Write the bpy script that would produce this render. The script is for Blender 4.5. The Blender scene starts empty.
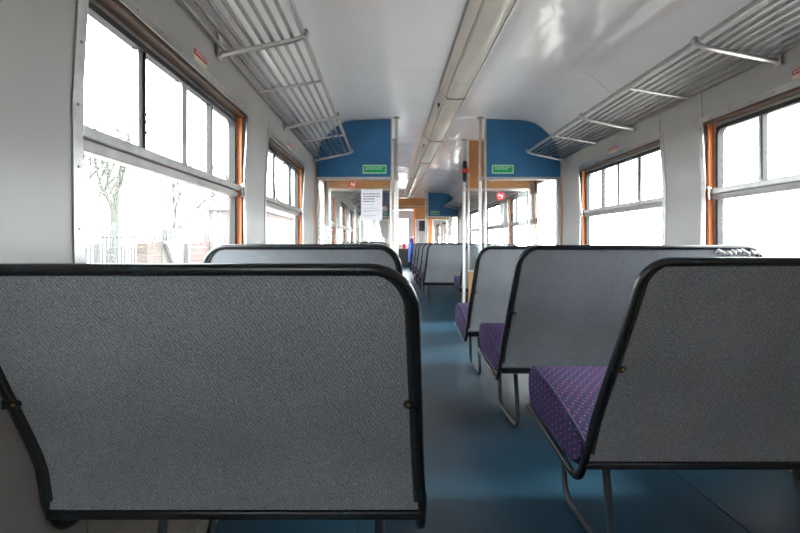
import bpy, math, random
from mathutils import Vector, Matrix
random.seed(7)
S = bpy.context.scene
COL = S.collection

# ------------------------------------------------------------------ camera, sky, exposure
H = 0.98                                   # eye height above the floor
cam_d = bpy.data.cameras.new('camera'); cam = bpy.data.objects.new('camera', cam_d); COL.objects.link(cam)
cam.location = (0, 0, H); cam.rotation_euler = (math.pi/2, 0, 0)
cam_d.sensor_width = 36; cam_d.lens = 18.0
cam_d.shift_x = 12/800; cam_d.shift_y = -23.5/800
cam_d.clip_start = 0.02; cam_d.clip_end = 400
S.camera = cam
W = bpy.data.worlds.new('sky'); S.world = W; W.use_nodes = True
bg = W.node_tree.nodes['Background']; bg.inputs[0].default_value = (0.93, 0.97, 1.0, 1); bg.inputs[1].default_value = 20.0
sun_d = bpy.data.lights.new('sun', 'SUN'); sun_d.energy = 9.0; sun_d.angle = math.radians(8); sun_d.color = (1.0, 0.95, 0.87)
sun = bpy.data.objects.new('sun', sun_d); COL.objects.link(sun); sun.location = (20, 10, 12)
sun.rotation_euler = Vector((-0.76, -0.15, -0.62)).to_track_quat('-Z', 'Y').to_euler()
vs = S.view_settings
vs.view_transform = 'Standard'; vs.look = 'None'; vs.gamma = 1; vs.use_curve_mapping = False; vs.exposure = 0.0
S.cycles.max_bounces = 10; S.cycles.diffuse_bounces = 6; S.cycles.glossy_bounces = 4
S.cycles.transparent_max_bounces = 24; S.cycles.sample_clamp_indirect = 8
S.cycles.use_denoising = True

# ------------------------------------------------------------------ materials
MATS = {}
def new_mat(name):
    m = bpy.data.materials.new(name); m.use_nodes = True
    nt = m.node_tree; b = nt.nodes['Principled BSDF']; MATS[name] = m
    return m, nt, b
def N(nt, t, **kw):
    n = nt.nodes.new(t)
    for k, v in kw.items(): setattr(n, k, v)
    return n
def setc(b, col, rough=.5, metal=0., spec=.5):
    b.inputs['Base Color'].default_value = (*col, 1); b.inputs['Roughness'].default_value = rough
    b.inputs['Metallic'].default_value = metal; b.inputs['Specular IOR Level'].default_value = spec
def objcoord(nt, scale=(1, 1, 1), rot=(0, 0, 0)):
    tc = N(nt, 'ShaderNodeTexCoord'); mp = N(nt, 'ShaderNodeMapping')
    mp.inputs['Scale'].default_value = scale; mp.inputs['Rotation'].default_value = rot
    nt.links.new(tc.outputs['Object'], mp.inputs[0]); return mp.outputs[0]
def noise(nt, vec, scale, detail=4, rough=.55):
    n = N(nt, 'ShaderNodeTexNoise'); n.inputs['Scale'].default_value = scale
    n.inputs['Detail'].default_value = detail; n.inputs['Roughness'].default_value = rough
    nt.links.new(vec, n.inputs['Vector']); return n.outputs['Fac']
def ramp(nt, fac, stops):
    r = N(nt, 'ShaderNodeValToRGB'); e = r.color_ramp.elements
    while len(e) < len(stops): e.new(.5)
    for el, (p, c) in zip(e, stops): el.position = p; el.color = (*c, 1)
    nt.links.new(fac, r.inputs[0]); return r.outputs[0]
def bump(nt, b, h, strength=.2, dist=.01):
    n = N(nt, 'ShaderNodeBump'); n.inputs['Strength'].default_value = strength; n.inputs['Distance'].default_value = dist
    nt.links.new(h, n.inputs['Height']); nt.links.new(n.outputs[0], b.inputs['Normal'])
def simple(name, col, rough=.5, metal=0., var=.12, scale=6., bstr=0., bscale=60, bdist=.002, spec=.5, stretch=(1, 1, 1)):
    m, nt, b = new_mat(name); setc(b, col, rough, metal, spec)
    v = objcoord(nt, stretch); f = noise(nt, v, scale)
    lo = tuple(c*(1-var) for c in col); hi = tuple(min(1, c*(1+var)) for c in col)
    nt.links.new(ramp(nt, f, [(.3, lo), (.7, hi)]), b.inputs['Base Color'])
    if bstr: bump(nt, b, noise(nt, v, bscale, 3), bstr, bdist)
    return m
simple('wall_grey', (.41, .40, .385), .32, var=.05, scale=3, bstr=.25, bscale=5, bdist=.004, stretch=(1, 1, .35))
simple('ceiling_white', (.84, .84, .85), .12, var=.03, scale=1.2, bstr=.30, bscale=2.4, bdist=.03, spec=.7)
simple('ceiling_rippled', (.74, .74, .77), .05, var=.03, scale=1.2, bstr=.5, bscale=2.2, bdist=.03, spec=.9)
simple('backing_dark', (.06, .055, .05), .8)
simple('aluminium', (.58, .57, .56), .30, metal=.9, var=.12, scale=20, stretch=(1, 1, 1))
simple('aluminium_dull', (.36, .35, .34), .42, metal=.6, var=.15, scale=14)
simple('rack_metal', (.34, .335, .33), .28, metal=1., var=.1, scale=20)
simple('chrome', (.70, .69, .68), .18, metal=1., var=.06, scale=30)
simple('pole_white', (.80, .80, .78), .28, metal=0., var=.05, scale=9)
simple('cream_bead', (.66, .63, .56), .4)
def worn_black():
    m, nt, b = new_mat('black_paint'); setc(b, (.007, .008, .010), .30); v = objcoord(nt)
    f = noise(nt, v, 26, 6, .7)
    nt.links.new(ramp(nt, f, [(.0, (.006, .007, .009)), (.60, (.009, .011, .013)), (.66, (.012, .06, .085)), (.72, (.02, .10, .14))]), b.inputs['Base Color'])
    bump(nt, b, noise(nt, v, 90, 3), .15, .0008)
worn_black()
simple('leg_paint', (.035, .042, .05), .35, var=.4, scale=25)
simple('rubber', (.02, .02, .022), .6)
simple('blue_panel', (.018, .12, .26), .42, var=.10, scale=4, bstr=.12, bscale=180, bdist=.0006)
simple('brown_panel', (.40, .185, .062), .42, var=.10, scale=5, bstr=.12, bscale=180, bdist=.0006)
simple('tan_panel', (.52, .30, .14), .4, var=.1, scale=5)
simple('orange_wood', (.80, .25, .075), .35, var=.22, scale=10, stretch=(8, 8, .6), bstr=.05, bscale=30)
simple('orange_wood_shaded', (.12, .075, .05), .45, var=.3, scale=9, stretch=(8, .6, 8))  # varnished lining of the window head, its shade put into a darker brown
simple('diffuser', (.56, .53, .47), .22, var=.10, scale=2.2, bstr=.25, bscale=5, bdist=.02)
simple('trunking', (.50, .45, .40), .42, var=.08, scale=3)
simple('pink_paint', (.72, .63, .62), .4, var=.04)
simple('heater_grey', (.36, .32, .27), .45, var=.12, scale=7)
simple('sign_green', (.0, .30, .13), .4, var=.05)
simple('sign_pale', (.42, .68, .42), .5, var=.03)
simple('sign_red', (.62, .03, .035), .4, var=.05)
simple('sign_white', (.85, .85, .84), .5, var=.02)
simple('sign_cream', (.72, .62, .48), .5, var=.05)
simple('paper', (.80, .79, .84), .7, var=.02)
simple('ink', (.12, .12, .14), .8, var=.05)
simple('ink_pale', (.42, .42, .46), .8, var=.05)
simple('red_paint', (.5, .02, .02), .35)
simple('brass', (.45, .27, .09), .35, metal=.8)
simple('blue_cloth', (.02, .035, .25), .85, var=.3, scale=10)
simple('blue_cloth_light', (.10, .2, .55), .85, var=.2, scale=10)
simple('black_plain', (.012, .012, .013), .5)
simple('fence_steel', (.036, .038, .040), .6, var=.05)
simple('bark', (.050, .052, .042), .9, var=.2, scale=8)
simple('shed_red', (.055, .016, .012), .6, var=.15, scale=4)
simple('shed_white', (.075, .073, .07), .6, var=.06)
simple('shed_tan', (.05, .034, .026), .6, var=.1)
simple('ballast', (.30, .285, .265), .9, var=.3, scale=20)
simple('foam', (.80, .80, .78), .9, var=.25, scale=60, bstr=.6, bscale=90, bdist=.006)

def floor_mat():
    m, nt, b = new_mat('blue_lino')
    v = objcoord(nt); f1 = noise(nt, objcoord(nt, (1.6, .7, 1)), 2.2, 5)
    c = ramp(nt, f1, [(.25, (.009, .038, .066)), (.55, (.013, .050, .084)), (.8, (.024, .070, .106))])
    nt.links.new(c, b.inputs['Base Color'])
    r = ramp(nt, noise(nt, v, 4.5, 5), [(.3, (.285,)*3), (.7, (.33,)*3)]); nt.links.new(r, b.inputs['Roughness'])
    b.inputs['Specular IOR Level'].default_value = .85
    bump(nt, b, noise(nt, v, 5, 2), .08, .003)
floor_mat()
def tweed():
    m, nt, b = new_mat('grey_tweed'); v = objcoord(nt)
    n1 = noise(nt, v, 330, 2, .7); n2 = noise(nt, objcoord(nt, (1, 1, 1)), 2.5, 4)
    w = N(nt, 'ShaderNodeTexWave'); w.inputs['Scale'].default_value = 75; w.inputs['Distortion'].default_value = 4
    w.inputs['Detail'].default_value = 1; w.bands_direction = 'DIAGONAL'; nt.links.new(v, w.inputs[0])
    a = N(nt, 'ShaderNodeMath', operation='MULTIPLY_ADD'); a.inputs[1].default_value = .16
    nt.links.new(w.outputs['Fac'], a.inputs[0]); nt.links.new(n1, a.inputs[2])
    c = ramp(nt, a.outputs[0], [(.36, (.125, .135, .150)), (.58, (.235, .252, .275)), (.80, (.39, .415, .44))])
    d = ramp(nt, n2, [(.3, (.84, .84, .84)), (.7, (1.08, 1.08, 1.08))])
    mx = N(nt, 'ShaderNodeMix', data_type='RGBA', blend_type='MULTIPLY'); mx.inputs[0].default_value = 1
    nt.links.new(c, mx.inputs[6]); nt.links.new(d, mx.inputs[7]); nt.links.new(mx.outputs[2], b.inputs['Base Color'])
    b.inputs['Roughness'].default_value = .85; b.inputs['Specular IOR Level'].default_value = .25
    bump(nt, b, n1, .35, .0015)
tweed()
def moquette():
    m, nt, b = new_mat('purple_moquette')
    tc = N(nt, 'ShaderNodeTexCoord'); sp = N(nt, 'ShaderNodeSeparateXYZ'); nt.links.new(tc.outputs['Object'], sp.inputs[0])
    def M(op, a, c=None, d=None):
        n = N(nt, 'ShaderNodeMath', operation=op)
        for i, q in enumerate((a, c, d)):
            if q is None: continue
            if isinstance(q, (int, float)): n.inputs[i].default_value = q
            else: nt.links.new(q, n.inputs[i])
        return n.outputs[0]
    p = M('MULTIPLY_ADD', sp.outputs[2], .72, sp.outputs[0]); q = M('MULTIPLY_ADD', sp.outputs[2], .72, sp.outputs[1])
    K = 30.
    a = M('MULTIPLY', M('ADD', p, q), K); c = M('MULTIPLY', M('SUBTRACT', p, q), K)
    fa = M('ABSOLUTE', M('SUBTRACT', M('FRACT', a), .5)); fc = M('ABSOLUTE', M('SUBTRACT', M('FRACT', c), .5))
    par = M('FLOORED_MODULO', M('ADD', M('FLOOR', a), M('FLOOR', c)), 2.)
    d1 = M('MULTIPLY', M('LESS_THAN', fa, .10), M('LESS_THAN', fc, .30)); d2 = M('MULTIPLY', M('LESS_THAN', fc, .10), M('LESS_THAN', fa, .30))
    dash = M('ADD', M('MULTIPLY', d1, par), M('MULTIPLY', d2, M('SUBTRACT', 1., par)))
    f = noise(nt, tc.outputs['Object'], 140, 2)
    base = ramp(nt, f, [(.3, (.007, .0085, .030)), (.7, (.016, .018, .062))])
    red = ramp(nt, noise(nt, tc.outputs['Object'], 9, 2), [(.4, (.20, .025, .04)), (.6, (.14, .05, .10))])
    mx = N(nt, 'ShaderNodeMix', data_type='RGBA'); nt.links.new(M('MULTIPLY', dash, .8), mx.inputs[0])
    nt.links.new(base, mx.inputs[6]); nt.links.new(red, mx.inputs[7]); nt.links.new(mx.outputs[2], b.inputs['Base Color'])
    b.inputs['Roughness'].default_value = .9; b.inputs['Specular IOR Level'].default_value = .2
    b.inputs['Sheen Weight'].default_value = .06; b.inputs['Sheen Tint'].default_value = (.35, .25, .8, 1)
    bump(nt, b, f, .3, .002)
moquette()
simple('purple_piping', (.016, .016, .055), .8, var=.2, scale=60)
def glass(name, haze, ior=1.5, tint=(.97, .985, .98)):
    m = bpy.data.materials.new(name); m.use_nodes = True; nt = m.node_tree; nt.nodes.clear(); MATS[name] = m
    out = N(nt, 'ShaderNodeOutputMaterial'); t = N(nt, 'ShaderNodeBsdfTransparent'); t.inputs[0].default_value = (*tint, 1)
    g = N(nt, 'ShaderNodeBsdfGlossy'); g.inputs['Roughness'].default_value = .03
    lw = N(nt, 'ShaderNodeLayerWeight'); lw.inputs[0].default_value = .5
    pw = N(nt, 'ShaderNodeMath', operation='POWER'); pw.inputs[1].default_value = 5; nt.links.new(lw.outputs['Facing'], pw.inputs[0])
    fr = N(nt, 'ShaderNodeMath', operation='MULTIPLY_ADD'); fr.inputs[1].default_value = .55; fr.inputs[2].default_value = .035; nt.links.new(pw.outputs[0], fr.inputs[0])
    m1 = N(nt, 'ShaderNodeMixShader'); nt.links.new(fr.outputs[0], m1.inputs[0]); nt.links.new(t.outputs[0], m1.inputs[1]); nt.links.new(g.outputs[0], m1.inputs[2])
    tr = N(nt, 'ShaderNodeBsdfTranslucent'); tr.inputs[0].default_value = (.9, .9, .9, 1)
    tc = objcoord(nt); d = ramp(nt, noise(nt, tc, 3.2, 6, .65), [(.3, (haze*.5,)*3), (.75, (haze*1.5,)*3)])
    m2 = N(nt, 'ShaderNodeMixShader'); nt.links.new(d, m2.inputs[0]); nt.links.new(m1.outputs[0], m2.inputs[1]); nt.links.new(tr.outputs[0], m2.inputs[2])
    nt.links.new(m2.outputs[0], out.inputs[0])
glass('window_glass', .010); glass('screen_glass', .012)

# ------------------------------------------------------------------ mesh helpers
class MB:
    def __init__(s): s.v = []; s.f = []
    def quad_strip(s, A, B, close=False):
        pass
    def box(s, x0, x1, y0, y1, z0, z1):
        i = len(s.v)
        s.v += [(x0, y0, z0), (x1, y0, z0), (x1, y1, z0), (x0, y1, z0), (x0, y0, z1), (x1, y0, z1), (x1, y1, z1), (x0, y1, z1)]
        s.f += [tuple(i+k for k in q) for q in ((3, 2, 1, 0), (4, 5, 6, 7), (0, 1, 5, 4), (1, 2, 6, 5), (2, 3, 7, 6), (3, 0, 4, 7))]; return s
    def loops(s, rings, closed_ring=True, caps=True, closed_path=False):
        i0 = len(s.v); n = len(rings[0])
        for r in rings: s.v += [tuple(p) for p in r]
        m = len(rings)
        for a in range(m if closed_path else m-1):
            b = (a+1) % m
            for k in range(n if closed_ring else n-1):
                l = (k+1) % n
                s.f.append((i0+a*n+k, i0+a*n+l, i0+b*n+l, i0+b*n+k))
        if caps and closed_ring and not closed_path:
            s.f.append(tuple(i0+k for k in reversed(range(n)))); s.f.append(tuple(i0+(m-1)*n+k for k in range(n)))
        return s
    def tube(s, pts, r, n=8, closed=False):
        P = [Vector(p) for p in pts]; m = len(P); rings = []
        T = []
        for i in range(m):
            a = P[(i-1) % m] if (closed or i > 0) else P[i]; b = P[(i+1) % m] if (closed or i < m-1) else P[i]
            T.append((b-a).normalized())
        up = Vector((0, 0, 1)) if abs(T[0].z) < .9 else Vector((1, 0, 0))
        nrm = (up - T[0]*up.dot(T[0])).normalized()
        for i in range(m):
            nrm = (nrm - T[i]*nrm.dot(T[i])).normalized(); bi = T[i].cross(nrm)
            rr = r[i] if isinstance(r, (list, tuple)) else r
            rings.append([P[i] + nrm*math.cos(2*math.pi*k/n)*rr + bi*math.sin(2*math.pi*k/n)*rr for k in range(n)])
        return s.loops(rings, True, True, closed)
    def prism(s, poly, axis, a, b):            # polygon in the plane across `axis`, extruded a..b
        def P(p, t):
            return (t, p[0], p[1]) if axis == 'x' else ((p[0], t, p[1]) if axis == 'y' else (p[0], p[1], t))
        return s.loops([[P(p, a) for p in poly], [P(p, b) for p in poly]])
    def disc(s, c, r, d, axis='y', n=12):
        c = Vector(c); ax = {'x': Vector((1, 0, 0)), 'y': Vector((0, 1, 0)), 'z': Vector((0, 0, 1))}[axis]
        return s.tube([c-ax*d/2, c+ax*d/2], r, n)
ORG = {}
def obj(name, mb, mat, parent=None, smooth=False, bevel=0., kind=None, org=(0, 0, 0)):
    o0 = Vector(ORG[parent.name]) if parent else Vector(org)
    me = bpy.data.meshes.new(name)
    me.from_pydata([tuple(Vector(p)-o0) for p in mb.v], [], mb.f)
    me.materials.append(MATS[mat])
    import bmesh
    bm = bmesh.new(); bm.from_mesh(me); bmesh.ops.recalc_face_normals(bm, faces=bm.faces); bm.to_mesh(me); bm.free()
    if smooth:
        for p in me.polygons: p.use_smooth = True
    o = bpy.data.objects.new(name, me); COL.objects.link(o)
    if parent: o.parent = parent
    else: o.location = o0
    ORG[o.name] = tuple(o0)
    if smooth: 
        try: me.set_sharp_from_angle(angle=math.radians(50))
        except Exception: pass
    if bevel:
        b = o.modifiers.new('bevel', 'BEVEL'); b.width = bevel; b.segments = 2; b.limit_method = 'ANGLE'; b.angle_limit = math.radians(40)
    if kind: o['kind'] = kind
    return o
def thing(name, label, cat, loc, group=None):
    o = bpy.data.objects.new(name, None); COL.objects.link(o); o.location = loc; o.empty_display_size = .1
    ORG[o.name] = tuple(loc); o['label'] = label; o['category'] = cat
    if group: o['group'] = group
    return o
def tag(o, label, cat, group=None):
    o['label'] = label; o['category'] = cat
    if group: o['group'] = group
    return o
def struct(o): o['kind'] = 'structure'; return o
def struct_empty(name, loc):
    o = bpy.data.objects.new(name, None); COL.objects.link(o); o.location = loc; o.empty_display_size = .1
    ORG[o.name] = tuple(loc); o['kind'] = 'structure'; return o
def interp(tab, t):
    if t <= tab[0][0]: return tab[0][1]
    for (a, va), (b, vb) in zip(tab, tab[1:]):
        if t <= b: return va + (vb-va)*(t-a)/(b-a)
    return tab[-1][1]
def smooth_poly(pts, per=5):                   # Catmull-Rom through 2-D / 3-D points
    P = [Vector(p) for p in pts]; out = []
    for i in range(len(P)-1):
        p0 = P[max(i-1, 0)]; p1 = P[i]; p2 = P[i+1]; p3 = P[min(i+2, len(P)-1)]
        for k in range(per):
            t = k/per
            out.append(.5*((2*p1) + (p2-p0)*t + (2*p0-5*p1+4*p2-p3)*t*t + (3*p1-p0-3*p2+p3)*t**3))
    out.append(P[-1]); return out
def fillet(pts, rad, per=5):                   # polyline with rounded corners
    P = [Vector(p) for p in pts]; out = [P[0]]
    for i in range(1, len(P)-1):
        a, b, c = P[i-1], P[i], P[i+1]; r = rad[i] if isinstance(rad, (list, tuple)) else rad
        d1 = (a-b); d2 = (c-b); r_ = min(r, d1.length*.49, d2.length*.49)
        s_, e_ = b+d1.normalized()*r_, b+d2.normalized()*r_
        for k in range(per+1):
            t = k/per; out.append(s_*(1-t)**2 + b*2*t*(1-t) + e_*t*t)
    out.append(P[-1]); return out

# ------------------------------------------------------------------ the car body: section, walls, ceiling, floor
XC = 0.56                                      # centre line of the car
YR, YE = -.9, 17.2                            # rear and far end
Y1, Y2, Y3, Y4 = 4.48, 5.42, 10.95, 12.5       # screens either side of the vestibule, far screens, end partition
SEC = [(1.38, 0), (1.395, .48), (1.40, .94), (1.405, 1.36), (1.385, 1.71), (1.378, 1.86), (1.366, 2.02)]   # half width at height
def U(z): return interp([(b, a) for a, b in SEC], z)
ROOF = [(1.366, 2.02), (1.315, 2.13), (1.244, 2.205), (1.11, 2.322), (.985, 2.364), (.83, 2.377), (.45, 2.388), (0, 2.392)]
ROOFP = [tuple(p) for p in smooth_poly([(a, b) for a, b in ROOF], 4)]
ROOFP = [(-a, b) for a, b in ROOFP] + [(a, b) for a, b in reversed(ROOFP[:-1])]      # left wall -> right wall, offset from XC
def roof_z(x):
    u = x-XC
    for (a, za), (b, zb) in zip(ROOFP, ROOFP[1:]):
        if a <= u <= b: return za+(zb-za)*(u-a)/(b-a+1e-9)
    return 2.02
def zrows(z0, z1):
    n = max(1, int((z1-z0)/.09)); zs = [z0+(z1-z0)*k/n for k in range(n+1)]
    return sorted(set(zs + [b for a, b in SEC if z0 < b < z1]))
def wall_sheet(mb, s, y0, y1, z0, z1, off, th):    # a slab that follows the wall section; off = how far inside the wall line its face is
    ring = [(XC+s*(U(z)-off), z) for z in zrows(z0, z1)]
    ring += [(XC+s*(U(z)-off+th), z) for z in reversed(zrows(z0, z1))]
    return mb.prism(ring, 'y', y0, y1)
WZ0, WZ1 = .82, 1.72                           # window opening
WIN = {-1: [(1.095, 2.325), (2.75, 3.93), (5.62, 6.48), (6.92, 8.12), (8.56, 9.76), (13.0, 14.2), (14.9, 16.1)],
        1: [(1.28, 2.465), (2.85, 4.06), (5.62, 6.50), (6.92, 8.14), (8.56, 9.78), (13.0, 14.2), (14.9, 16.1)]}
DOORS = [(4.60, 5.30), (11.15, 12.3)]
DZ = 1.98
for s, side in ((-1, 'left'), (1, 'right')):
    holes = [(a, b, WZ0, WZ1) for a, b in WIN[s]] + [(a, b, 0.02, DZ) for a, b in DOORS]
    ys = sorted({YR, YE} | {h[0] for h in holes} | {h[1] for h in holes})
    mb = MB()
    for a, b in zip(ys, ys[1:]):
        hh = [h for h in holes if h[0] <= a+1e-6 and h[1] >= b-1e-6]
        if hh:
            wall_sheet(mb, s, a, b, 0, hh[0][2], 0, .08); wall_sheet(mb, s, a, b, hh[0][3], 2.06, 0, .08)
        else: wall_sheet(mb, s, a, b, 0, 2.06, 0, .08)
    w = struct(obj('wall_'+side, mb, 'backing_dark'))
    g = .0025
    for a, b in zip(ys, ys[1:]):
        vest = (Y1-.06 <= a and b <= Y2+.3) or (Y3 <= a and b <= Y4+.55)
        segs = [(a, b)]
        for yy in (Y1, Y2, Y3, Y4):
            segs = [q for c, d in segs for q in (((c, yy), (yy, d)) if c < yy < d else ((c, d),))]
        for c, d in segs:
            mid = (c+d)/2
            mat = 'brown_panel' if (Y1 < mid < Y2 or Y3 < mid < Y4) else ('pink_paint' if mid > Y4 else 'wall_grey')
            hh = [h for h in holes if h[0] <= c+1e-6 and h[1] >= d-1e-6]
            zz = [(0.02, hh[0][2]), (hh[0][3], 2.03)] if hh else [(.02, 2.03)]
            for z0, z1 in zz:
                if z1-z0 < .04: continue
                obj('wall_panel', wall_sheet(MB(), s, c+g, d-g, z0+g, z1, .004, .006), mat, w, smooth=True)
    # screw heads down the panel seams
    mb = MB()
    for a in ys[1:-1]:
        if a > 4.3: continue
        for k in range(9):
            z = .5+k*.18; sg = 1 if any(abs(a-b) < 1e-6 for _, b in WIN[s]) else -1
            for dy in (sg*.05,):
                if WZ0-.05 < z < WZ1+.04 or z > 1.95: continue
                mb.disc((XC+s*(U(z)-.004), a+sg*.012, z), .0035, .003, 'x', 8)
    obj('screw_heads', mb, 'aluminium_dull', w, kind='stuff')

ring = [(XC+a, b) for a, b in ROOFP] + [(XC+a*1.03, b+.06) for a, b in reversed(ROOFP)]
ceil = struct(obj('ceiling', MB().prism(ring, 'y', YR, YE), 'backing_dark'))
cy = [YR, .64, 1.94, 3.24, Y1, Y2, 6.5, 7.6, 8.7, 9.8, Y3, Y4, 14.0, 15.6, YE]
for a, b in zip(cy, cy[1:]):
    inner = [(XC+u*.9965, z-.006) for u, z in ROOFP]; outer = [(XC+u*.9985, z-.001) for u, z in reversed(ROOFP)]
    obj('ceiling_panel', MB().prism(inner+outer, 'y', a+.0018, b-.0018), 'ceiling_white' if b <= Y1+.01 else 'ceiling_rippled', ceil, smooth=True)
XS = 1.225
fl = struct(obj('floor', MB().box(XC-1.44, XC+1.44, YR, YE, -.08, -.004), 'backing_dark'))
for x0, x1 in ((XC-1.36, -.105), (-.105, XS), (XS, XC+1.36)):
    for a, b in ((YR, Y1+.02), (Y1+.02, Y2), (Y2, Y3), (Y3, YE)):
        obj('lino_sheet', MB().box(x0+.003, x1-.003, a+.001, b-.001, -.005, 0), 'blue_lino', fl)
wb = struct_empty('wall_back', (XC, YR, 0))
BX0, BX1, BZ0, BZ1 = -.62, -.20, 1.02, 1.56      # unseen window, added in the rear bulkhead to light the nearest seat backs
def back_poly(x0, x1, zb):
    xs = [x0+(x1-x0)*k/16 for k in range(17)]
    return [(x0, zb)] + [(x, roof_z(x)-.008) for x in xs] + [(x1, zb)]
for x0, x1, zb in ((XC-1.36, BX0, 0), (BX0, BX1, BZ1), (BX1, XC+1.36, 0)):
    obj('bulkhead_panel', MB().prism(back_poly(x0, x1, zb), 'y', YR-.05, YR), 'tan_panel', wb)
obj('bulkhead_panel', MB().box(BX0, BX1, YR-.05, YR, 0, BZ0), 'tan_panel', wb)
for q in ((BX0-.03, BX1+.03, BZ1-.01, BZ1+.03), (BX0-.03, BX1+.03, BZ0-.03, BZ0+.01), (BX0-.03, BX0+.01, BZ0, BZ1), (BX1-.01, BX1+.03, BZ0, BZ1), (-.36, -.33, BZ0, BZ1)):
    obj('window_bead', MB().box(q[0], q[1], YR-.055, YR+.012, q[2], q[3]), 'aluminium', wb)
for x0, x1 in ((BX0, -.36), (-.33, BX1)): obj('pane', MB().box(x0, x1, YR-.03, YR-.024, BZ0, BZ1), 'window_glass', wb)  # glazing of the added rear window
for s, nm in ((-1, 'trim_1'), (1, 'trim_2')):
    t = struct(obj(nm, MB().prism([(XC+s*1.378, .002), (XC+s*1.155, .002), (XC+s*1.155, .10), (XC+s*1.185, .13), (XC+s*1.378, .13)], 'y', YR+.02, Y1-.06), 'heater_grey', bevel=.006))
    mb = MB()
    for k in range(10):
        for j in range(6): mb.box(*sorted((XC+s*1.153, XC+s*1.156)), -.4+k*.45+j*.05, -.4+k*.45+j*.05+.03, .03, .09)
    obj('grille_slots', mb, 'black_plain', t, kind='stuff')

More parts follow.
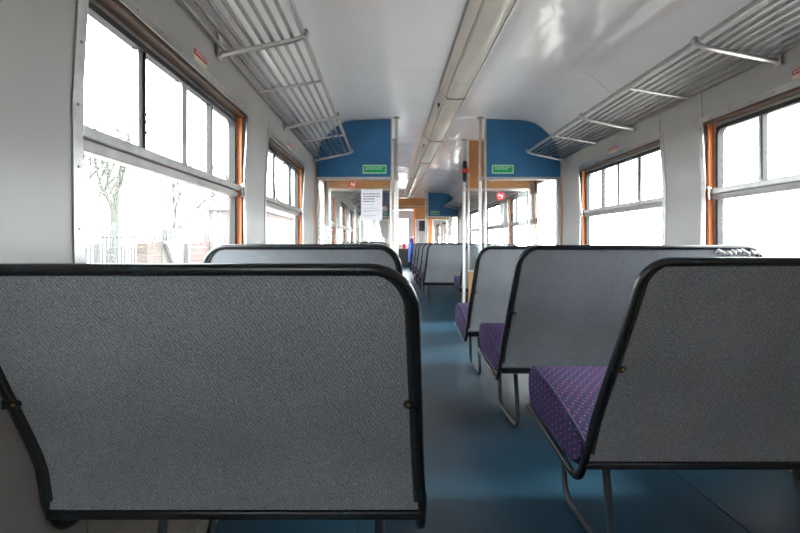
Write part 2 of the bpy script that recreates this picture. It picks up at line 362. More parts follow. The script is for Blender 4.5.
# ------------------------------------------------------------------ windows
def window(idx, s, y0, y1, detail=True):
    org = (XC+s*1.40, (y0+y1)/2, WZ0)
    w = struct_empty('window_%d' % idx, org)
    def X(z, d): return XC+s*(U(z)-d)          # d > 0 into the car
    tw = .034
    # flat metal trim around the opening, proud of the wall
    def strip(name, ya, yb, za, zb): obj(name, wall_sheet(MB(), s, ya, yb, za, zb, .0095, .005), 'aluminium', w)
    strip('trim_strip', y0-tw, y1+tw, WZ1, WZ1+tw); strip('trim_strip', y0-tw, y1+tw, WZ0-tw, WZ0)
    strip('trim_strip', y0-tw, y0, WZ0, WZ1); strip('trim_strip', y1, y1+tw, WZ0, WZ1)
    if detail:
        mb = MB()
        for k in range(6):
            z = WZ0+.03+k*.168
            for yy in (y0-tw/2, y1+tw/2): mb.disc((X(z, .0105), yy, z), .004, .003, 'x', 8)
        n = 9
        for k in range(n):
            yy = y0+(y1-y0)*(k+.5)/n; mb.disc((X(WZ1+tw/2, .0105), yy, WZ1+tw/2), .004, .003, 'x', 8)
        obj('screw_heads', mb, 'aluminium_dull', w, kind='stuff')
    # wooden lining of the reveal
    gx = .062                                  # glass plane, outside the wall line
    def liner(name, ya, yb, za, zb, mat, d0=-.078, d1=-.003):
        obj(name, MB().box(*sorted((X((za+zb)/2, d0), X((za+zb)/2, d1))), ya, yb, za, zb), mat, w)
    liner('head_lining', y0, y1, WZ1-.014, WZ1, 'orange_wood_shaded'); liner('sill_lining', y0, y1, WZ0, WZ0+.014, 'orange_wood')
    liner('jamb_lining', y0, y0+.014, WZ0+.014, WZ1-.014, 'orange_wood'); liner('jamb_lining', y1-.014, y1, WZ0+.014, WZ1-.014, 'orange_wood')
    # metal glazing frame with rounded corners, upright in the plane of the glass
    xg = XC+s*(1.395+gx)
    ya, yb, za, zb = y0+.014, y1-.014, WZ0+.014, WZ1-.014
    fw = .030
    def rr(ya, yb, za, zb, r, n=5):
        P = []
        for cy_, cz_, a0 in ((yb-r, zb-r, 0), (ya+r, zb-r, 90), (ya+r, za+r, 180), (yb-r, za+r, 270)):
            for k in range(n+1):
                t = math.radians(a0+90*k/n); P.append((cy_+r*math.cos(t), cz_+r*math.sin(t)))
        return P
    def ringframe(name, o, i, xa, xb, mat):
        mb = MB(); mb.loops([[(xa, *p) for p in o], [(xb, *p) for p in o], [(xb, *p) for p in i], [(xa, *p) for p in i]], caps=False, closed_path=True)
        obj(name, mb, mat, w, smooth=True)
    xin = xg-s*.022
    ringframe('glazing_frame', rr(ya, yb, za, zb, .004), rr(ya+fw, yb-fw, za+fw, zb-fw, .05), xg+s*.012, xin, 'aluminium')
    ringframe('gasket', rr(ya+fw-.012, yb-fw+.012, za+fw-.012, zb-fw+.012, .055), rr(ya+fw+.006, yb-fw-.006, za+fw+.006, zb-fw-.006, .045), xg+s*.010, xin-s*.004, 'rubber')
    # transom rail
    zr = H+.262
    r1 = obj('transom_rail', MB().box(*sorted((xin-s*.026, xg+s*.01)), ya+.004, yb-.004, zr+.036, zr+.070), 'aluminium', w, bevel=.004)
    obj('transom_lip', MB().box(*sorted((xin-s*.014, xg+s*.01)), ya+.008, yb-.008, zr, zr+.034), 'aluminium_dull', w, bevel=.003)
    # mullions of the sliding lights above it
    L = yb-ya-2*fw; m0 = ya+fw
    fr_ = (.245, .50, .745)
    for k, f in enumerate(fr_):
        yy = m0+L*f; hw = .020 if k == 1 else .014
        mu = obj('mullion', MB().box(*sorted((xin-s*(.008 if k == 1 else .0), xg+s*.008)), yy-hw, yy+hw, zr+.07, zb-fw+.004), 'aluminium', w, bevel=.003)
        if k != 1: obj('pull_strip', MB().box(*sorted((xin-s*.006, xg)), yy+hw*(1 if k == 0 else -1)-.004, yy+hw*(1 if k == 0 else -1)+.004, zr+.075, zb-fw), 'rubber', mu)
    obj('slide_track', MB().box(*sorted((xin-s*.010, xg)), ya+fw, yb-fw, zb-fw-.014, zb-fw+.006), 'rubber', w)
    e = [m0-.01]+[m0+L*f for f in fr_]+[yb-fw+.01]
    for k in range(4):
        xo = xg+s*(.006 if k in (0, 3) else -.008)
        obj('pane', MB().box(xo-.002, xo+.002, e[k]+.003, e[k+1]-.003, zr+.062, zb-fw+.012), 'window_glass', w)
    obj('pane', MB().box(xg-.0025, xg+.0025, ya+fw-.01, yb-fw+.01, za+fw-.01, zr+.008), 'window_glass', w)
    if detail:
        la = obj('latch', MB().tube([(xin-s*.034, y1-.03, zr+.075), (xin-s*.036, y1-.028, zr+.035), (xin-s*.034, y1-.034, zr+.002)], [.008, .007, .008], 8), 'chrome', w, smooth=True)
        obj('latch_pivot', MB().disc((xin-s*.044, y1-.03, zr+.075), .007, .012, 'x', 10), 'chrome', la)
k = 0
for s in (-1, 1):
    for (a, b) in WIN[s]:
        k += 1; window(k, s, a, b, a < 4.2)
# side doors of the vestibules
k = 0
for s in (-1, 1):
    for a, b in DOORS:
        k += 1
        d = struct_empty('door_%d' % k, (XC+s*1.41, (a+b)/2, .02))
        x0, x1 = sorted((XC+s*1.405, XC+s*1.445))
        w0, w1, z0, z1 = a+.06, b-.06, .86, 1.76
        for nm, q in (('lower_panel', (a+.005, b-.005, .025, z0)), ('top_panel', (a+.005, b-.005, z1, DZ-.005)), ('stile', (a+.005, w0, z0, z1)), ('stile', (w1, b-.005, z0, z1))):
            obj(nm, MB().box(x0, x1, q[0], q[1], q[2], q[3]), 'brown_panel', d)
        for q in ((w0-.015, w1+.015, z1-.008, z1+.015), (w0-.015, w1+.015, z0-.015, z0+.008), (w0-.015, w0+.008, z0, z1), (w1-.008, w1+.015, z0, z1)):
            obj('window_bead', MB().box(x0-(.008 if s > 0 else 0), x1+(.008 if s < 0 else 0), *q), 'aluminium', d)
        obj('pane', MB().box(XC+s*1.425-.003, XC+s*1.425+.003, w0, w1, z0, z1), 'window_glass', d)
        obj('door_handle', MB().tube([(XC+s*1.39, w1+.05, .85), (XC+s*1.36, w1+.05, .85), (XC+s*1.36, w1-.07, .85)], .009, 8), 'chrome', d, smooth=True)

# ------------------------------------------------------------------ draught screens, poles, end partition
def screen(y, side, near, far, xa, label, group):
    s = -1 if side == 'left' else 1
    t = thing('draught_screen', label, 'partition', (XC+s*.8, y, 0), group)
    xw = XC+s*1.362
    zr = 1.712
    n = 18; xs = [xa+(xw-xa)*k/n for k in range(n+1)]
    poly = [(x, min(roof_z(x), 2.02+1)-.012) for x in xs]
    xq = XC+s*1.345
    top = [(x, z) for x, z in poly]
    ring = [(xa, zr)] + top + [(xw, zr)]
    obj('upper_panel', MB().prism(ring, 'y', y-.012, y), near, t)
    obj('back_panel', MB().prism(ring, 'y', y, y+.012), far, t)
    obj('edge_bead', MB().tube([(x, y-.014, z-.002) for x, z in top[:-1]] + [(xw, y-.014, 1.95)], .006, 6), 'cream_bead', t, smooth=True)
    obj('glass_pane', MB().box(*sorted((xa+s*.01, xw)), y-.003, y+.003, .61, zr-.02), 'screen_glass', t)
    obj('top_rail', MB().box(*sorted((xa-s*.012, xw)), y-.018, y+.018, zr-.028, zr+.006), 'aluminium', t, bevel=.004)
    obj('mid_rail', MB().box(*sorted((xa-s*.012, xw)), y-.018, y+.018, .585, .615), 'aluminium', t, bevel=.004)
    obj('lower_panel', MB().box(*sorted((xa, xw)), y-.012, y+.012, .004, .585), 'tan_panel', t)
    obj('wall_channel', MB().box(*sorted((xw-s*.002, xw+s*.022)) if False else sorted((xw-s*.030, xw+s*.004)), y-.018, y+.018, .004, zr-.02), 'aluminium', t, bevel=.003)
    obj('edge_channel', MB().box(*sorted((xa-s*.008, xa+s*.012)), y-.016, y+.016, .615, roof_z(xa)-.015), 'aluminium', t, bevel=.003)
    mb = MB()
    for k in range(7): mb.disc((xa+(xw-xa)*(k+.5)/7, y-.019, zr-.012), .004, .003, 'y', 8)
    obj('screw_heads', mb, 'rubber', t, kind='stuff')
    return t
XL, XR = .040, 1.088
screen(Y1, 'left', 'blue_panel', 'brown_panel', XL, 'blue-topped glazed draught screen with a white notice taped to its glass', 'draught screens')
screen(Y1, 'right', 'blue_panel', 'brown_panel', XR, 'blue-topped glazed draught screen in front of the bright right vestibule', 'draught screens')
screen(Y2, 'left', 'brown_panel', 'blue_panel', XL, 'brown-topped draught screen seen through the glass behind the white notice', 'draught screens')
screen(Y2, 'right', 'brown_panel', 'blue_panel', XR, 'brown-topped draught screen beside the pole with the red emergency valve', 'draught screens')
screen(Y3, 'left', 'blue_panel', 'brown_panel', XL, 'distant blue-topped screen with red and cream notices, left of far gangway', 'draught screens')
screen(Y3, 'right', 'blue_panel', 'brown_panel', XR, 'distant blue-topped screen above the far row of benches', 'draught screens')
def pole(x, y, label, upper='pole_white'):
    t = thing('grab_pole', label, 'pole', (x, y, 0), 'floor to ceiling grab poles')
    zt = roof_z(x)-.006
    obj('tube', MB().tube([(x, y, .004), (x, y, 1.70)], .019, 14), 'pole_white', t, smooth=True)
    obj('upper_tube', MB().tube([(x, y, 1.70), (x, y, zt)], .017, 14), 'aluminium', t, smooth=True)
    obj('floor_flange', MB().disc((x, y, .008), .045, .014, 'z', 16), 'aluminium', t)
    obj('ceiling_flange', MB().disc((x, y, zt-.008), .036, .014, 'z', 16), 'aluminium_dull', t)
    obj('clamp', MB().tube([(x, y, 1.675), (x, y, 1.735)], .024, 14), 'aluminium', t, smooth=True)
    sx = 1 if x > .5 else -1
    obj('clamp_arm', MB().box(*sorted((x+sx*.018, x+sx*.040)), y-.008, y+.008, 1.695, 1.72), 'aluminium', t)
    return t
PXL, PXR = .098, 1.030
pole(PXL, Y1-.01, 'thick white grab pole just right of the white paper notice')
pole(PXR, Y1-.01, 'white grab pole at the edge of the right blue panel')
pole(PXL, Y2, 'grab pole mostly hidden behind the thick left pole, beyond the notice')
pole(PXR, Y2, 'white grab pole carrying the red emergency valve')
pole(PXL, Y3, 'distant grab pole left of the far gangway')
pole(PXR, Y3, 'distant grab pole at the edge of the far blue panel')
# red emergency valve on a pole
t = thing('emergency_valve', 'red and black emergency brake valve on the right vestibule pole', 'valve', (PXR, Y2-.06, 1.78))
obj('valve_body', MB().tube([(PXR, Y2-.052, 1.80), (PXR, Y2-.052, 1.83), (PXR, Y2-.052, 2.05), (PXR, Y2-.052, 2.08)], [.018, .030, .030, .020], 12), 'black_plain', t, smooth=True)
obj('red_handle', MB().tube([(PXR-.045, Y2-.09, 1.93), (PXR-.02, Y2-.095, 1.945), (PXR+.02, Y2-.095, 1.945), (PXR+.045, Y2-.09, 1.93)], [.018, .030, .030, .018], 10), 'red_paint', t, smooth=True)

# far end partition with its doorway, and the compartment beyond
ep = struct_empty('wall_end', (XC, Y4, 0))
DX0, DX1, DT = .10, .80, 2.06
def roofpoly(x0, x1, zb):
    xs = [x0+(x1-x0)*k/16 for k in range(17)]
    return [(x0, zb)] + [(x, roof_z(x)-.012) for x in xs] + [(x1, zb)]
obj('over_door_panel', MB().prism(roofpoly(DX0-.01, DX1+.45, DT+.08), 'y', Y4-.015, Y4+.015), 'brown_panel', ep)
obj('door_head', MB().box(DX0-.06, 1.93, Y4-.03, Y4+.03, DT, DT+.08), 'brown_panel', ep)
obj('head_rail', MB().box(DX0-.06, 1.93, Y4-.036, Y4-.030, DT+.055, DT+.085), 'aluminium', ep)
obj('door_post', MB().box(DX1, DX1+.05, Y4-.03, Y4+.03, 0.004, DT), 'orange_wood', ep)
obj('door_post', MB().box(DX0-.05, DX0, Y4-.03, Y4+.03, 0.004, DT), 'brown_panel', ep)
obj('side_panel', MB().box(DX1+.05, 1.90, Y4-.015, Y4+.015, .004, .95), 'brown_panel', ep)
obj('side_panel', MB().prism([(DX1+.45, DT+.08)] + [(x, roof_z(x)-.012) for x in [DX1+.45+k*(1.925-DX1-.45)/12 for k in range(13)]] + [(1.925, DT+.08)], 'y', Y4-.015, Y4+.015), 'brown_panel', ep)
obj('window_head', MB().box(DX1+.05, 1.90, Y4-.015, Y4+.015, 1.72, DT), 'brown_panel', ep)
obj('window_post', MB().box(1.26, 1.38, Y4-.02, Y4+.02, .95, 1.72), 'orange_wood', ep)
for a, b in ((DX1+.05, 1.26), (1.38, 1.90)):
    obj('pane', MB().box(a+.02, b-.02, Y4-.003, Y4+.003, .97, 1.70), 'screen_glass', ep)
    for q in ((a, a+.03, .95, 1.72), (b-.03, b, .95, 1.72), (a+.03, b-.03, 1.69, 1.72), (a+.03, b-.03, .95, .98)):
        obj('pane_frame', MB().box(q[0], q[1], Y4-.022, Y4+.022, q[2], q[3]), 'pole_white', ep)
obj('side_panel', MB().box(XC-1.37, DX0-.05, Y4-.015, Y4+.015, .004, .95), 'brown_panel', ep)
obj('side_panel', MB().prism([(XC-1.37, 1.72), (DX0-.05, 1.72), (DX0-.05, 2.36)] + [(x, roof_z(x)-.012) for x in [DX0-.05-k*(DX0-.05-XC+1.35)/12 for k in range(13)]], 'y', Y4-.015, Y4+.015), 'brown_panel', ep)
obj('pane', MB().box(XC-1.34, DX0-.07, Y4-.003, Y4+.003, .97, 1.70), 'screen_glass', ep)
for q in ((XC-1.37, XC-1.33, .95, 1.72), (DX0-.09, DX0-.05, .95, 1.72), (XC-1.33, DX0-.09, 1.69, 1.72), (XC-1.33, DX0-.09, .95, .98)):
    obj('pane_frame', MB().box(q[0], q[1], Y4-.022, Y4+.022, q[2], q[3]), 'pole_white', ep)
we = struct_empty('wall_far', (XC, YE, 0))
wx0, wx1, wz0, wz1 = .42, .86, .95, 2.02
obj('far_panel', MB().prism(roofpoly(wx1, XC+1.36, .0), 'y', YE-.06, YE), 'pink_paint', we)
obj('far_panel', MB().prism(roofpoly(XC-1.36, wx0, .0), 'y', YE-.06, YE), 'pink_paint', we)
obj('far_panel', MB().prism(roofpoly(wx0, wx1, wz1), 'y', YE-.06, YE), 'pink_paint', we)
obj('far_panel', MB().box(wx0, wx1, YE-.06, YE, 0, wz0), 'pink_paint', we)
obj('pane', MB().box(wx0, wx1, YE-.033, YE-.027, wz0, wz1), 'window_glass', we)
obj('window_bar', MB().box(wx0, wx1, YE-.045, YE-.015, 1.60, 1.66), 'aluminium_dull', we)
t = thing('black_cabinet', 'black cabinet below the bright window at the far end', 'cabinet', (.66, 16.7, 0))
obj('body', MB().box(.44, .90, 16.45, 16.95, .02, .72), 'black_plain', t, bevel=.01)
obj('door', MB().box(.47, .87, 16.435, 16.45, .06, .68), 'black_plain', t, bevel=.004)
obj('top', MB().box(.43, .91, 16.42, 16.96, .72, .745), 'leg_paint', t, bevel=.004)
t = thing('red_lamp', 'small red lamp standing on the black cabinet at the far end', 'lamp', (.68, 16.6, .746))
obj('body', MB().tube([(.68, 16.6, .747), (.68, 16.6, .80), (.68, 16.6, .92), (.68, 16.6, .98)], [.07, .075, .065, .035], 12), 'red_paint', t, smooth=True)
obj('handle', MB().tube([(.64, 16.6, .96), (.65, 16.6, 1.03), (.71, 16.6, 1.03), (.72, 16.6, .96)], .008, 6), 'black_plain', t)
t = thing('hanging_coat', 'dark blue coat hanging beside the far doorway', 'coat', (.74, 12.42, .35))
prof = [(.34, .05, .05), (.5, .075, .06), (.75, .08, .06), (.95, .065, .055), (1.08, .045, .04), (1.13, .02, .02)]
obj('body', MB().loops([[(.735+rx*math.cos(a)*(1+.12*math.sin(3*a)), 12.42+ry*math.sin(a), z) for a in [2*math.pi*k/14 for k in range(14)]] for z, rx, ry in prof]), 'blue_cloth', t, smooth=True)
obj('sleeve', MB().tube([(.70, 12.37, 1.02), (.665, 12.35, .8), (.65, 12.34, .55), (.655, 12.33, .40)], [.03, .035, .034, .028], 8), 'blue_cloth_light', t, smooth=True)
obj('hook', MB().tube([(.735, 12.42, 1.12), (.735, 12.43, 1.16), (.76, 12.46, 1.17), (.80, 12.475, 1.17)], .006, 6), 'chrome', t)
t = thing('control_box', 'black box fixed behind the far right window of the end partition', 'box', (1.02, Y4+.1, 1.3))
obj('body', MB().box(.98, 1.20, Y4+.03, Y4+.14, 1.36, 1.68), 'black_plain', t, bevel=.008)
obj('lid', MB().box(.99, 1.08, Y4+.024, Y4+.03, 1.38, 1.66), 'leg_paint', t)

# ------------------------------------------------------------------ signs and notices
def word_marks(x0, x1, z, h, y, rnd, fill=1.):
    mb = MB(); x = x0
    while x < x0+(x1-x0)*fill:
        w = rnd.uniform(.6, 2.6)*h
        if x+w > x1: break
        mb.box(x, x+w, y-.0006, y, z, z+h); x += w+h*.6
    return mb
rnd = random.Random(3)
def green_sign(x0, x1, y, label):
    t = thing('green_sign', label, 'sign', ((x0+x1)/2, y, 1.75), 'green signs on the blue panels')
    obj('border', MB().box(x0, x1, y-.004, y-.0005, 1.755, 1.852), 'sign_pale', t)
    obj('face', MB().box(x0+.012, x1-.012, y-.0055, y-.004, 1.767, 1.840), 'sign_green', t)
    mb = MB()
    for z, f in ((1.820, 1.), (1.800, .8)):
        q = word_marks(x0+.03, x1-.03, z, .011, y-.0055, rnd, f); i = len(mb.v); mb.v += q.v; mb.f += [tuple(i+k for k in f_) for f_ in q.f]
    obj('lettering', mb, 'sign_pale', t)
green_sign(-.282, -.018, Y1-.0125, 'green sign with pale lettering on the left blue panel')
green_sign(1.160, 1.402, Y1-.0125, 'green sign with pale lettering on the right blue panel')
green_sign(1.165, 1.40, Y3-.0125, 'tiny green sign on the distant right blue panel')
green_sign(-.27, -.03, Y3-.0125, 'tiny green sign below the cream notice on the distant left blue panel')
tag(obj('notice', MB().box(-.27, -.03, Y3-.0165, Y3-.0125, 1.87, 1.98), 'sign_cream', org=(-.15, Y3, 1.87)), 'cream notice on the distant left blue panel, above the green sign', 'notice')
tag(obj('notice', MB().box(-.24, -.06, Y3-.0165, Y3-.0125, 1.99, 2.05), 'sign_red', org=(-.15, Y3, 1.99)), 'small red notice above the cream notice on the distant blue panel', 'notice')
def round_sign(x, y, z, r, label):
    t = thing('no_smoking_sign', label, 'sign', (x, y, z), 'round red signs on the far glass screens')
    obj('disc', MB().disc((x, y-.002, z), r, .003, 'y', 24), 'sign_red', t)
    mk = MB().prism([(x-r*.62, z-r*.02), (x+r*.55, z-r*.02), (x+r*.55, z+r*.18), (x-r*.62, z+r*.18)], 'y', y-.0045, y-.0035)
    mk.prism([(x-r*.5, z+r*.42), (x-r*.32, z+r*.6), (x+r*.55, z-r*.3), (x+r*.37, z-r*.46)], 'y', y-.0047, y-.0037)
    mk.prism([(x+r*.3, z+r*.2), (x+r*.45, z+r*.2), (x+r*.6, z+r*.55), (x+r*.42, z+r*.5)], 'y', y-.0045, y-.0035)
    obj('symbol', mk, 'sign_white', t)
    obj('lettering', word_marks(x-r*.55, x+r*.55, z-r*.62, r*.14, y-.0038, rnd), 'sign_white', t)
round_sign(-.475, Y2-.013, 1.768, .058, 'round red sign with white symbol on the left brown panel')
round_sign(1.525, Y2-.004, 1.615, .062, 'round red sign stuck on the glass of the right screen')
# paper notice taped to the left screen glass
x0, x1, z0, z1, y = -.300, -.064, 1.237, 1.578, Y1-.0035
t = thing('paper_notice', 'white sheet of printed paper taped on the left screen glass', 'notice', ((x0+x1)/2, y, z0))
obj('sheet', MB().box(x0, x1, y-.0012, y-.0002, z0, z1), 'paper', t)
for k, (z, h, f) in enumerate(((1.523, .012, .97), (1.495, .012, 1.), (1.467, .012, .62), (1.439, .012, .68))):
    obj('bold_line', word_marks(x0+.024, x1-.02, z, h, y-.0012, rnd, f), 'ink', t)
for k, (z, h, f) in enumerate(((1.405, .009, .6), (1.366, .008, .7), (1.340, .007, .95), (1.328, .006, .5), (1.285, .008, .7), (1.270, .006, .5))):
    obj('fine_line', word_marks(x0+.024, x1-.02, z, h, y-.0012, rnd, f), 'ink_pale', t)
for xx in (x0+.02, x1-.02): obj('tape', MB().box(xx-.015, xx+.015, y-.0018, y-.0012, z1-.018, z1+.006), 'sign_white', t)
def wall_label(s, y0, y1, label):
    t = thing('wall_label', label, 'label', (XC+s*1.37, (y0+y1)/2, 1.76), 'red and white labels above the windows')
    obj('plate', wall_sheet(MB(), s, y0, y1, 1.757, 1.779, .0065, .002), 'sign_cream', t)
    obj('red_strip', wall_sheet(MB(), s, y0, y1, 1.782, 1.803, .0065, .002), 'sign_red', t)
    mb = MB(); r2 = random.Random(5); yy = y0+.012
    while yy < y1-.02:
        w = r2.uniform(.006, .018); x = XC+s*(U(1.792)-.0072); mb.box(x-.0005, x+.0005, yy, yy+w, 1.788, 1.797); yy += w+.005
    obj('lettering', mb, 'sign_cream', t)
wall_label(-1, 1.685, 1.80, 'red and cream label above the nearest left window')
wall_label(-1, 3.25, 3.36, 'small red label above the second left window')
wall_label(1, 1.80, 1.915, 'red and cream label at the right edge above the nearest right window')
wall_label(1, 3.38, 3.50, 'red and cream label above the second right window')

# ------------------------------------------------------------------ luggage racks
def rack(s, ya, yb, brackets, label):
    t = thing('luggage_rack', label, 'luggage rack', (XC+s*1.36, (ya+yb)/2, 1.85), 'luggage racks')
    xf, zf = XC+s*.965, H+.996
    xw, zw = XC+s*1.350, H+.930
    obj('front_rail', MB().tube([(xf, ya, zf), (xf, yb, zf)], .0135, 12), 'aluminium_dull', t, smooth=True)
    for k in range(8):
        f = (k+1)/8.0
        x = xf+(xw-xf)*f; z = zf-.012+(zw-zf+.012)*f
        obj('rack_bar', MB().tube([(x, ya, z), (x, yb, z)], .0100, 8), 'rack_metal', t, smooth=True)
    for k, y in enumerate(brackets):
        A = k % 2 == 0
        if A:
            b = obj('bracket', MB().tube(fillet([(xf-s*.004, y, zf+.012), (xf-s*.014, y, zf-.012), (xf+s*.04, y, zf-.034), (xw+s*.004, y, zw-.036)], .02), [.012, .012, .012]+[.011]*9+[.0145]*(0) if False else .0125, 8), 'aluminium', t, smooth=True)
            obj('wall_plate', MB().box(*sorted((XC+s*1.352, XC+s*1.364)), y-.022, y+.022, zw-.06, zw+.09), 'aluminium', b, bevel=.006)
            obj('end_knob', MB().tube([(xf-s*.012, y, zf-.016), (xf-s*.018, y, zf), (xf-s*.010, y, zf+.016)], [.014, .018, .012], 10), 'aluminium_dull', b, smooth=True)
        else:
            obj('cross_bar', MB().tube([(xf, y, zf-.018), (xw-s*.01, y, zw-.016)], .0085, 8), 'aluminium', t, smooth=True)
rack(-1, -.5, 4.36, [-.45, .1, .68, 1.3, 1.90, 2.42, 3.10, 3.62, 4.33], 'tubular metal luggage rack above the left windows')
rack(1, -.5, 4.36, [-.45, .1, .70, 1.33, 1.97, 2.53, 3.13, 3.66, 4.33], 'tubular metal luggage rack above the right windows')
rack(-1, 5.6, 10.8, [5.7, 6.3, 6.9, 7.5, 8.1, 8.7, 9.3, 9.9, 10.7], 'distant left luggage rack seen through the glass screen')
rack(1, 5.6, 10.8, [5.7, 6.3, 6.9, 7.5, 8.1, 8.7, 9.3, 9.9, 10.7], 'distant luggage rack beyond the right vestibule pole')

# ------------------------------------------------------------------ ceiling light fittings
def fitting(ya, yb, joints, label):
    t = thing('ceiling_light', label, 'light', (.60, (ya+yb)/2, 2.30), 'ceiling lights along the middle')
    zc = 2.385
    tp = [(.462, zc-.004), (.478, zc-.022), (.520, zc-.062), (.535, zc-.062), (.535, zc-.004)]
    obj('trunking', MB().prism(tp, 'y', ya, yb), 'trunking', t)
    obj('edge_strip', MB().prism([(.452, zc-.003), (.452, zc-.014), (.466, zc-.014), (.466, zc-.003)], 'y', ya, yb), 'aluminium', t)
    obj('edge_strip', MB().prism([(.706, zc-.045), (.706, zc-.082), (.714, zc-.082), (.714, zc-.045)], 'y', ya, yb), 'pole_white', t)
    ys = [ya]+joints+[yb]
    for a, b in zip(ys, ys[1:]):
        poly = [(.536, zc-.006), (.536, zc-.072), (.550, zc-.084), (.62, zc-.088), (.692, zc-.084), (.705, zc-.072), (.705, zc-.006)]
        obj('diffuser', MB().prism(poly, 'y', a+.004, b-.004), 'diffuser', t, smooth=True)
    for y in joints: obj('joint_clip', MB().prism([(.530, zc-.07), (.546, zc-.090), (.62, zc-.094), (.698, zc-.090), (.712, zc-.07), (.712, zc-.06), (.53, zc-.06)], 'y', y-.006, y+.006), 'black_plain', t)
    obj('end_cap', MB().box(.528, .712, yb, yb+.02, zc-.092, zc-.006), 'aluminium_dull', t)
    obj('switch', MB().box(.490, .505, 3.9 if ya < 0 else ya+.3, (3.9 if ya < 0 else ya+.3)+.06, zc-.066, zc-.036), 'black_plain', t)
fitting(-.5, 5.20, [.55, 2.10, 3.66], 'long pale ceiling light fitting above the near saloon')
fitting(5.235, 8.1, [6.6], 'ceiling light fitting above the far saloon, ending in a small box')
fitting(8.14, 11.6, [9.6, 10.6], 'most distant ceiling light fitting, near the far gangway')

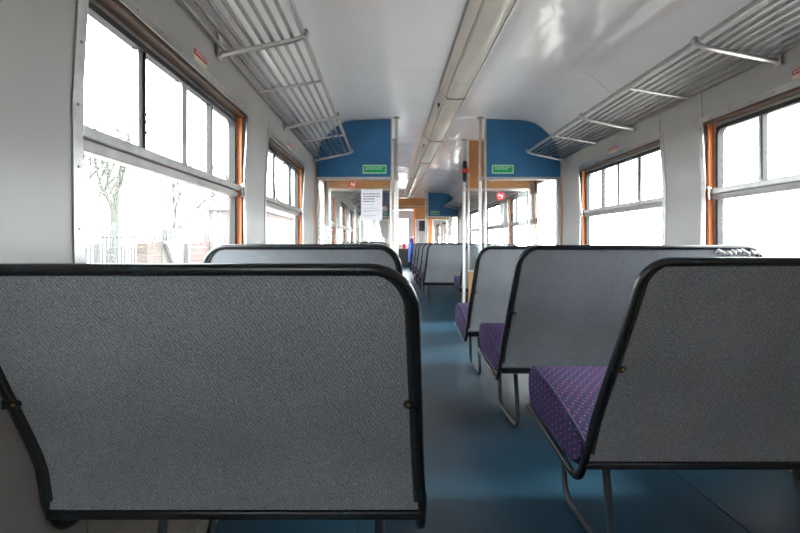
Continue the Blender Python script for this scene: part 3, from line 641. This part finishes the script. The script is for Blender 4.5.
# ------------------------------------------------------------------ bench seats
PROF = [(.33, 0.), (.45, -.010), (.55, -.034), (.64, -.060), (.78, -.098), (.90, -.128), (.97, -.146)]
PROFS = [(p[0], p[1]) for p in smooth_poly(PROF, 5)]
def prof(z): return interp(PROFS, z)
def bench(a_bot, a_top, w_bot, w_top, yb, ztop, label, group, near=True, r=.10, torn=False, lean=1.):
    """a = aisle edge, w = wall edge (bottom of the back / top of the back); yb = depth of the bottom rail; ztop = centre of the top tube"""
    sg = 1 if w_bot > a_bot else -1            # +1: the wall is on the right
    t = thing('bench_seat', label, 'bench seat', ((a_bot+w_bot)/2, yb+.2, 0), group)
    zb = .335
    prof = lambda z: interp(PROFS, z)*lean
    def edge(b, tp, z): return b+(tp-b)*max(0, min(1, (z-zb)/(ztop-zb)))
    def ed(z): return edge(a_bot, a_top, z), edge(w_bot, w_top, z)
    # outline of the back (x, z) from the aisle foot over the top to the wall foot
    def corner(xe_fn, dirn):
        out = []
        zc = ztop-r
        for k in range(9):
            th = math.pi/2*k/8; out.append((xe_fn(zc)+dirn*(r-r*math.cos(th)), zc+r*math.sin(th)))
        return out
    ea = lambda z: edge(a_bot, a_top, z); ew = lambda z: edge(w_bot, w_top, z)
    zs = [zb+(ztop-r-zb)*k/8 for k in range(8)]
    left = [(ea(z), z) for z in zs] + corner(ea, sg)
    right = [(ew(z), z) for z in zs] + corner(ew, -sg)
    tr = .0118
    # hoop frame: front end under the cushion -> bend -> up the back -> over the top -> down -> front
    def P3(x, z): return Vector((x, yb+prof(z), z))
    def foot(b):                                # from the front end back to the lower bend and up
        return fillet([(b, yb+.47, .315), (b, yb+.045, .258), (b, yb-.002, zb+.02), (b, yb+prof(zb+.07), zb+.07)], [0, .09, .02, 0], 7)[:-1]
    path = foot(a_bot) + [P3(x, z) for x, z in left[1:]] + [P3(x, z) for x, z in reversed(right[1:])] + list(reversed(foot(w_bot)))
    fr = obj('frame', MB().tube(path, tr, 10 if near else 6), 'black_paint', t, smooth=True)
    # tweed rear panel, inset in the hoop; bottom rail
    ins = .008
    nr = 22 if near else 10
    def span(z):
        zc = ztop-r
        if z <= zc: xa, xw = ed(z); return xa+sg*ins, xw-sg*ins
        h = min(z-zc, r); d = r-math.sqrt(max(0, r*r-h*h)); xa, xw = ed(zc); return xa+sg*(ins+d), xw-sg*(ins+d)
    zz = [zb+.012+(ztop-r-zb-.012)*k/nr for k in range(nr)] + [ztop-r+(r-.006)*math.sin(math.pi/2*k/8) for k in range(9)]
    ncol = 12
    def sheet(y_off, bulge, inset=0.):
        rows = []
        for z in zz:
            xa, xw = span(z); xa += sg*inset; xw -= sg*inset; row = []
            for c in range(ncol+1):
                f = c/ncol; e_ = min(1, min(f, 1-f)*8); ez = min(1, (z-zb)*9, (ztop-z)*9+.05); q = math.sqrt(max(0, min(e_, ez)))
                row.append((xa+(xw-xa)*f, yb+prof(z)+y_off+bulge*q, z))
            rows.append(row)
        return rows
    def shell(rows_a, rows_b):
        mb = MB(); n = ncol+1
        for rows in (rows_a, rows_b):
            i0 = len(mb.v)
            for r_ in rows: mb.v += r_
            for a in range(len(rows)-1):
                for c in range(ncol): mb.f.append((i0+a*n+c, i0+a*n+c+1, i0+(a+1)*n+c+1, i0+(a+1)*n+c))
        m = len(rows_a)*n; L = len(rows_a)-1
        def stitch(i, j): mb.f.append((i, j, j+m, i+m))
        for a in range(L): stitch(a*n, (a+1)*n); stitch(a*n+ncol, (a+1)*n+ncol)
        for c in range(ncol): stitch(c, c+1); stitch(L*n+c, L*n+c+1)
        return mb
    obj('back_panel', shell(sheet(-.004, -.004), sheet(.004, 0)), 'grey_tweed', t, smooth=True)
    obj('back_cushion', shell(sheet(.004, 0, .002), sheet(.012, .055, .002)), 'purple_moquette', t, smooth=True)
    pts = [P3(x, z)+Vector((0, -.004, 0)) for x, z in ([(span(z)[0]+sg*.004, z) for z in zz[1:]] + [(span(z)[1]-sg*.004, z) for z in reversed(zz[1:])])]
    if near: obj('edge_binding', MB().tube(pts, .0068, 6), 'rubber', t, smooth=True)
    xs = sorted((a_bot, w_bot))
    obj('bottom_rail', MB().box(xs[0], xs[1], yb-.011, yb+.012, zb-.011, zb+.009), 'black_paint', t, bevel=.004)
    # clips that hold the panel to the hoop
    for b, d in ((ea, sg), (ew, -sg)):
        z = .635; x = b(z); y = yb+prof(z)
        c = obj('clip', MB().prism([(x-d*.006, z-.010), (x+d*.022, z-.009), (x+d*.030, z-.003), (x+d*.030, z+.004), (x+d*.022, z+.009), (x-d*.006, z+.010)], 'y', y-.016, y-.009), 'black_paint', t)
        if near: obj('clip_screw', MB().disc((x+d*.020, y-.017, z), .0035, .004, 'y', 8), 'brass', c)
    # seat cushion: a wedge, high at the front, rounded, with piping along the top edges
    x0, x1 = (a_bot+sg*.000, w_bot-sg*.012)
    yy0, yy1 = yb+.014, yb+.475
    def ztopc(f): return .385+.095*min(1, f*1.15)**.9
    rows = []
    secs = []
    nx = 14
    # section in (y, z) round the wedge
    sec = fillet([(yy0, .335), (yy0, .375), (yy0+.06, .405), (yy0+.26, .465), (yy1-.005, .490), (yy1+.012, .40), (yy1-.015, .325), (yy1-.06, .322), (yy0+.06, .290)], [0, .03, .05, .10, .045, .05, .03, .03, 0], 4)
    mb = MB(); rings = []
    cyc = sum(p[0] for p in sec)/len(sec); czc = sum(p[1] for p in sec)/len(sec)
    for f, sc in [(0, .90), (.012, .965), (.03, 1.0)] + [(k/8, 1.0) for k in range(1, 8)] + [(.97, 1.0), (.988, .965), (1, .90)]:
        x = x0+(x1-x0)*f
        rings.append([(x, cyc+(p[0]-cyc)*(1-(1-sc)*.55), czc+(p[1]-czc)*sc) for p in sec])
    cu = obj('seat_cushion', mb.loops(rings), 'purple_moquette', t, smooth=True)
    if near:
        for f in (.012, .988):
            x = x0+(x1-x0)*f
            pp = [(x, cyc+(p[0]-cyc)*.985, czc+(p[1]-czc)*.985) for p in sec[4:-8]]
            obj('piping', MB().tube(pp, .0042, 6), 'purple_piping', cu, smooth=True)
    obj('seat_board', MB().prism([(yb+.10, .315), (yb+.45, .326), (yb+.45, .306), (yb+.10, .296)], 'x', *sorted((x0+sg*.02, x1-sg*.02))), 'black_plain', t)
    # sled legs
    wid = abs(w_bot-a_bot)
    for b, inset in ((a_bot, .105), (w_bot, .23)):
        d = sg if b == a_bot else -sg
        x = b+d*inset
        zf = .30
        pts = fillet([(x, yb+.40, .305), (x, yb+.37, .012), (x, yb+.035, .012), (x, yb+.085, .285)], [0, .06, .07, 0], 6)
        obj('leg', MB().tube(pts, .0115, 10 if near else 6), 'leg_paint', t, smooth=True)
    if torn:
        mb = MB(); rr_ = random.Random(4)
        for k in range(9):
            x = w_top-sg*(.05+.022*k); z = ztop-.020+rr_.uniform(-.008, .006)
            y = yb+prof(z)-.008+rr_.uniform(-.004, .004)
            mb.tube([(x-.014, y, z-.01), (x-.004, y-.006, z+.004), (x+.008, y-.004, z-.002), (x+.016, y, z-.012)], [.003, .009, .008, .003], 7)
        obj('torn_padding', mb, 'foam', t, smooth=True, kind='stuff')
    return t
GR = 'grey-backed bench seats'
bench(.081, .046, -.812, -.822, .956, .930, 'nearest left bench, wide grey tweed back filling the lower left', GR, r=.085, lean=1.5)
bench(.081, .046, -.790, -.785, 1.842, .964, 'second left bench, grey back peeping over the nearest left bench', GR)
bench(.081, .046, -.790, -.785, 2.728, .950, 'third left bench, hidden behind the second left bench', GR)
bench(.575, .665, 1.805, 1.790, 1.165, .932, 'nearest right bench with dark grey back and purple cushion', GR, r=.075)
bench(.572, .630, 1.805, 1.790, 2.040, .959, 'second right bench, torn padding at the end of its top edge', GR, torn=True)
bench(.565, .622, 1.805, 1.790, 2.870, .948, 'third right bench, just before the right blue-topped screen', GR)
bench(1.00, 1.06, 1.805, 1.790, 5.60, .962, 'narrow bench behind the right vestibule pole', GR)
DIST = ['first full bench beyond the vestibule on the right, grey back to the gangway', 'second in the far right row of benches', 'third in the far right row of benches', 'fourth in the far right row of benches', 'last in the far right row of benches']
for k in range(5):
    bench(.575, .635, 1.805, 1.790, 6.45+.885*k, .966, DIST[k], GR, near=(k == 0))
DISL = ['far left bench, top edge seen through the glass below the paper notice', 'second far left bench behind the glass screen', 'third far left bench behind the glass screen', 'fourth far left bench behind the glass screen', 'last far left bench behind the glass screen']
for k in range(5):
    bench(.02, -.02, -.790, -.785, 6.45+.885*k, .985, DISL[k], GR, near=False)

# ------------------------------------------------------------------ outside
GZ = -1.15
tag(struct(obj('ground', MB().box(-120, 120, -60, 200, GZ-.2, GZ), 'ballast')), 'pale trackside ground outside the windows', 'ground')
t = thing('palisade_fence', 'pale steel palisade fence outside the nearest left window', 'fence', (-7.2, 9, GZ))
mb = MB()
for k in range(128):
    y = 1+k*.14; x = -7.2
    mb.prism([(y-.035, GZ), (y+.035, GZ), (y+.035, 1.42), (y, 1.50), (y-.035, 1.42)], 'x', x-.01, x+.01)
obj('pales', mb, 'fence_steel', t, kind='stuff')
for z in (-.5, 1.1): obj('rail', MB().box(-7.26, -7.21, 1, 18.9, z, z+.06), 'fence_steel', t)
for k in range(6): obj('post', MB().box(-7.34, -7.26, 1+k*3, 1.1+k*3, GZ, 1.45), 'fence_steel', t)
t = thing('wagon', 'red and white slatted wagon body outside the nearest left window', 'wagon', (-5.9, 12, GZ))
obj('tan_end', MB().box(-5.85, -5.6, 9.3, 9.9, GZ+.5, 1.04), 'shed_tan', t)
obj('white_panel', MB().box(-5.85, -5.6, 9.93, 11.0, GZ+.5, 1.02), 'shed_white', t)
for k in range(9): obj('slat', MB().box(-5.85, -5.62, 11.05, 15.9, GZ+.5+k*.19, GZ+.5+k*.19+.165), 'shed_red', t)
for y in (11.05, 12.6, 14.2, 15.9): obj('post', MB().box(-5.62, -5.52, y, y+.12, GZ+.4, 1.06), 'shed_white', t)
obj('brace', MB().tube([(-5.54, 9.95, 1.0), (-5.54, 11.0, -.5)], .05, 6), 'shed_white', t)
obj('underframe', MB().box(-5.84, -5.7, 9.3, 16, GZ, GZ+.5), 'leg_paint', t)
t = thing('red_shed', 'red slatted shed outside the second left window', 'shed', (-7.5, 24, GZ))
obj('body', MB().box(-9, -6.5, 20, 30, GZ, 2.6), 'shed_white', t)
for k in range(14): obj('slat', MB().box(-6.5, -6.44, 20, 30, GZ+.2+k*.26, GZ+.2+k*.26+.2), 'shed_red', t)
obj('roof', MB().prism([(-9.3, 2.6), (-6.2, 2.6), (-7.75, 3.3)], 'y', 19.7, 30.3), 'shed_white', t)
def tree(x, y, h, seed, label):
    R = random.Random(seed); t = thing('bare_tree', label, 'tree', (x, y, GZ), 'bare trees beyond the left windows')
    mt = MB(); mbr = MB()
    def grow(p, d, L, r, lev):
        q = p+d*L; mid = p+d*L*.5+Vector((R.uniform(-1, 1), R.uniform(-1, 1), R.uniform(-.3, .3)))*L*.06
        (mt if lev == 0 else mbr).tube([p, mid, q], [r, r*.85, r*.65], 6 if lev < 2 else 3)
        if lev >= 5: return
        n = 3 if lev < 4 else 2
        for k in range(n):
            nd = (d+Vector((R.uniform(-1, 1), R.uniform(-1, 1), R.uniform(-.25, .75)))*.62).normalized()
            grow(p+d*L*R.uniform(.55, 1), nd, L*R.uniform(.62, .8), r*.58, lev+1)
    grow(Vector((x, y, GZ)), Vector((R.uniform(-.08, .08), R.uniform(-.08, .08), 1)).normalized(), h*.30, h*.022, 0)
    obj('trunk', mt, 'bark', t, smooth=True); obj('branches', mbr, 'bark', t, smooth=True, kind='stuff')
TL = ['bare tree behind the fence at the left edge of the nearest left window', 'tall bare tree behind the palisade fence, left of its middle', 'bare tree behind the middle of the palisade fence', 'bare tree behind the wagon with the red slats', 'bare tree showing at the far side of the nearest left window', 'bare tree showing through the second left window', 'bare tree above the red slatted shed', 'bare tree farthest along the track behind the shed']
for k, (x, y, h) in enumerate([(-11, 8, 9), (-13, 12.5, 11), (-11, 14, 9), (-14, 20, 12), (-12, 22, 10), (-13, 32, 12), (-11, 38, 10), (-13, 48, 12)]):
    tree(x, y, h, 20+k, TL[k])
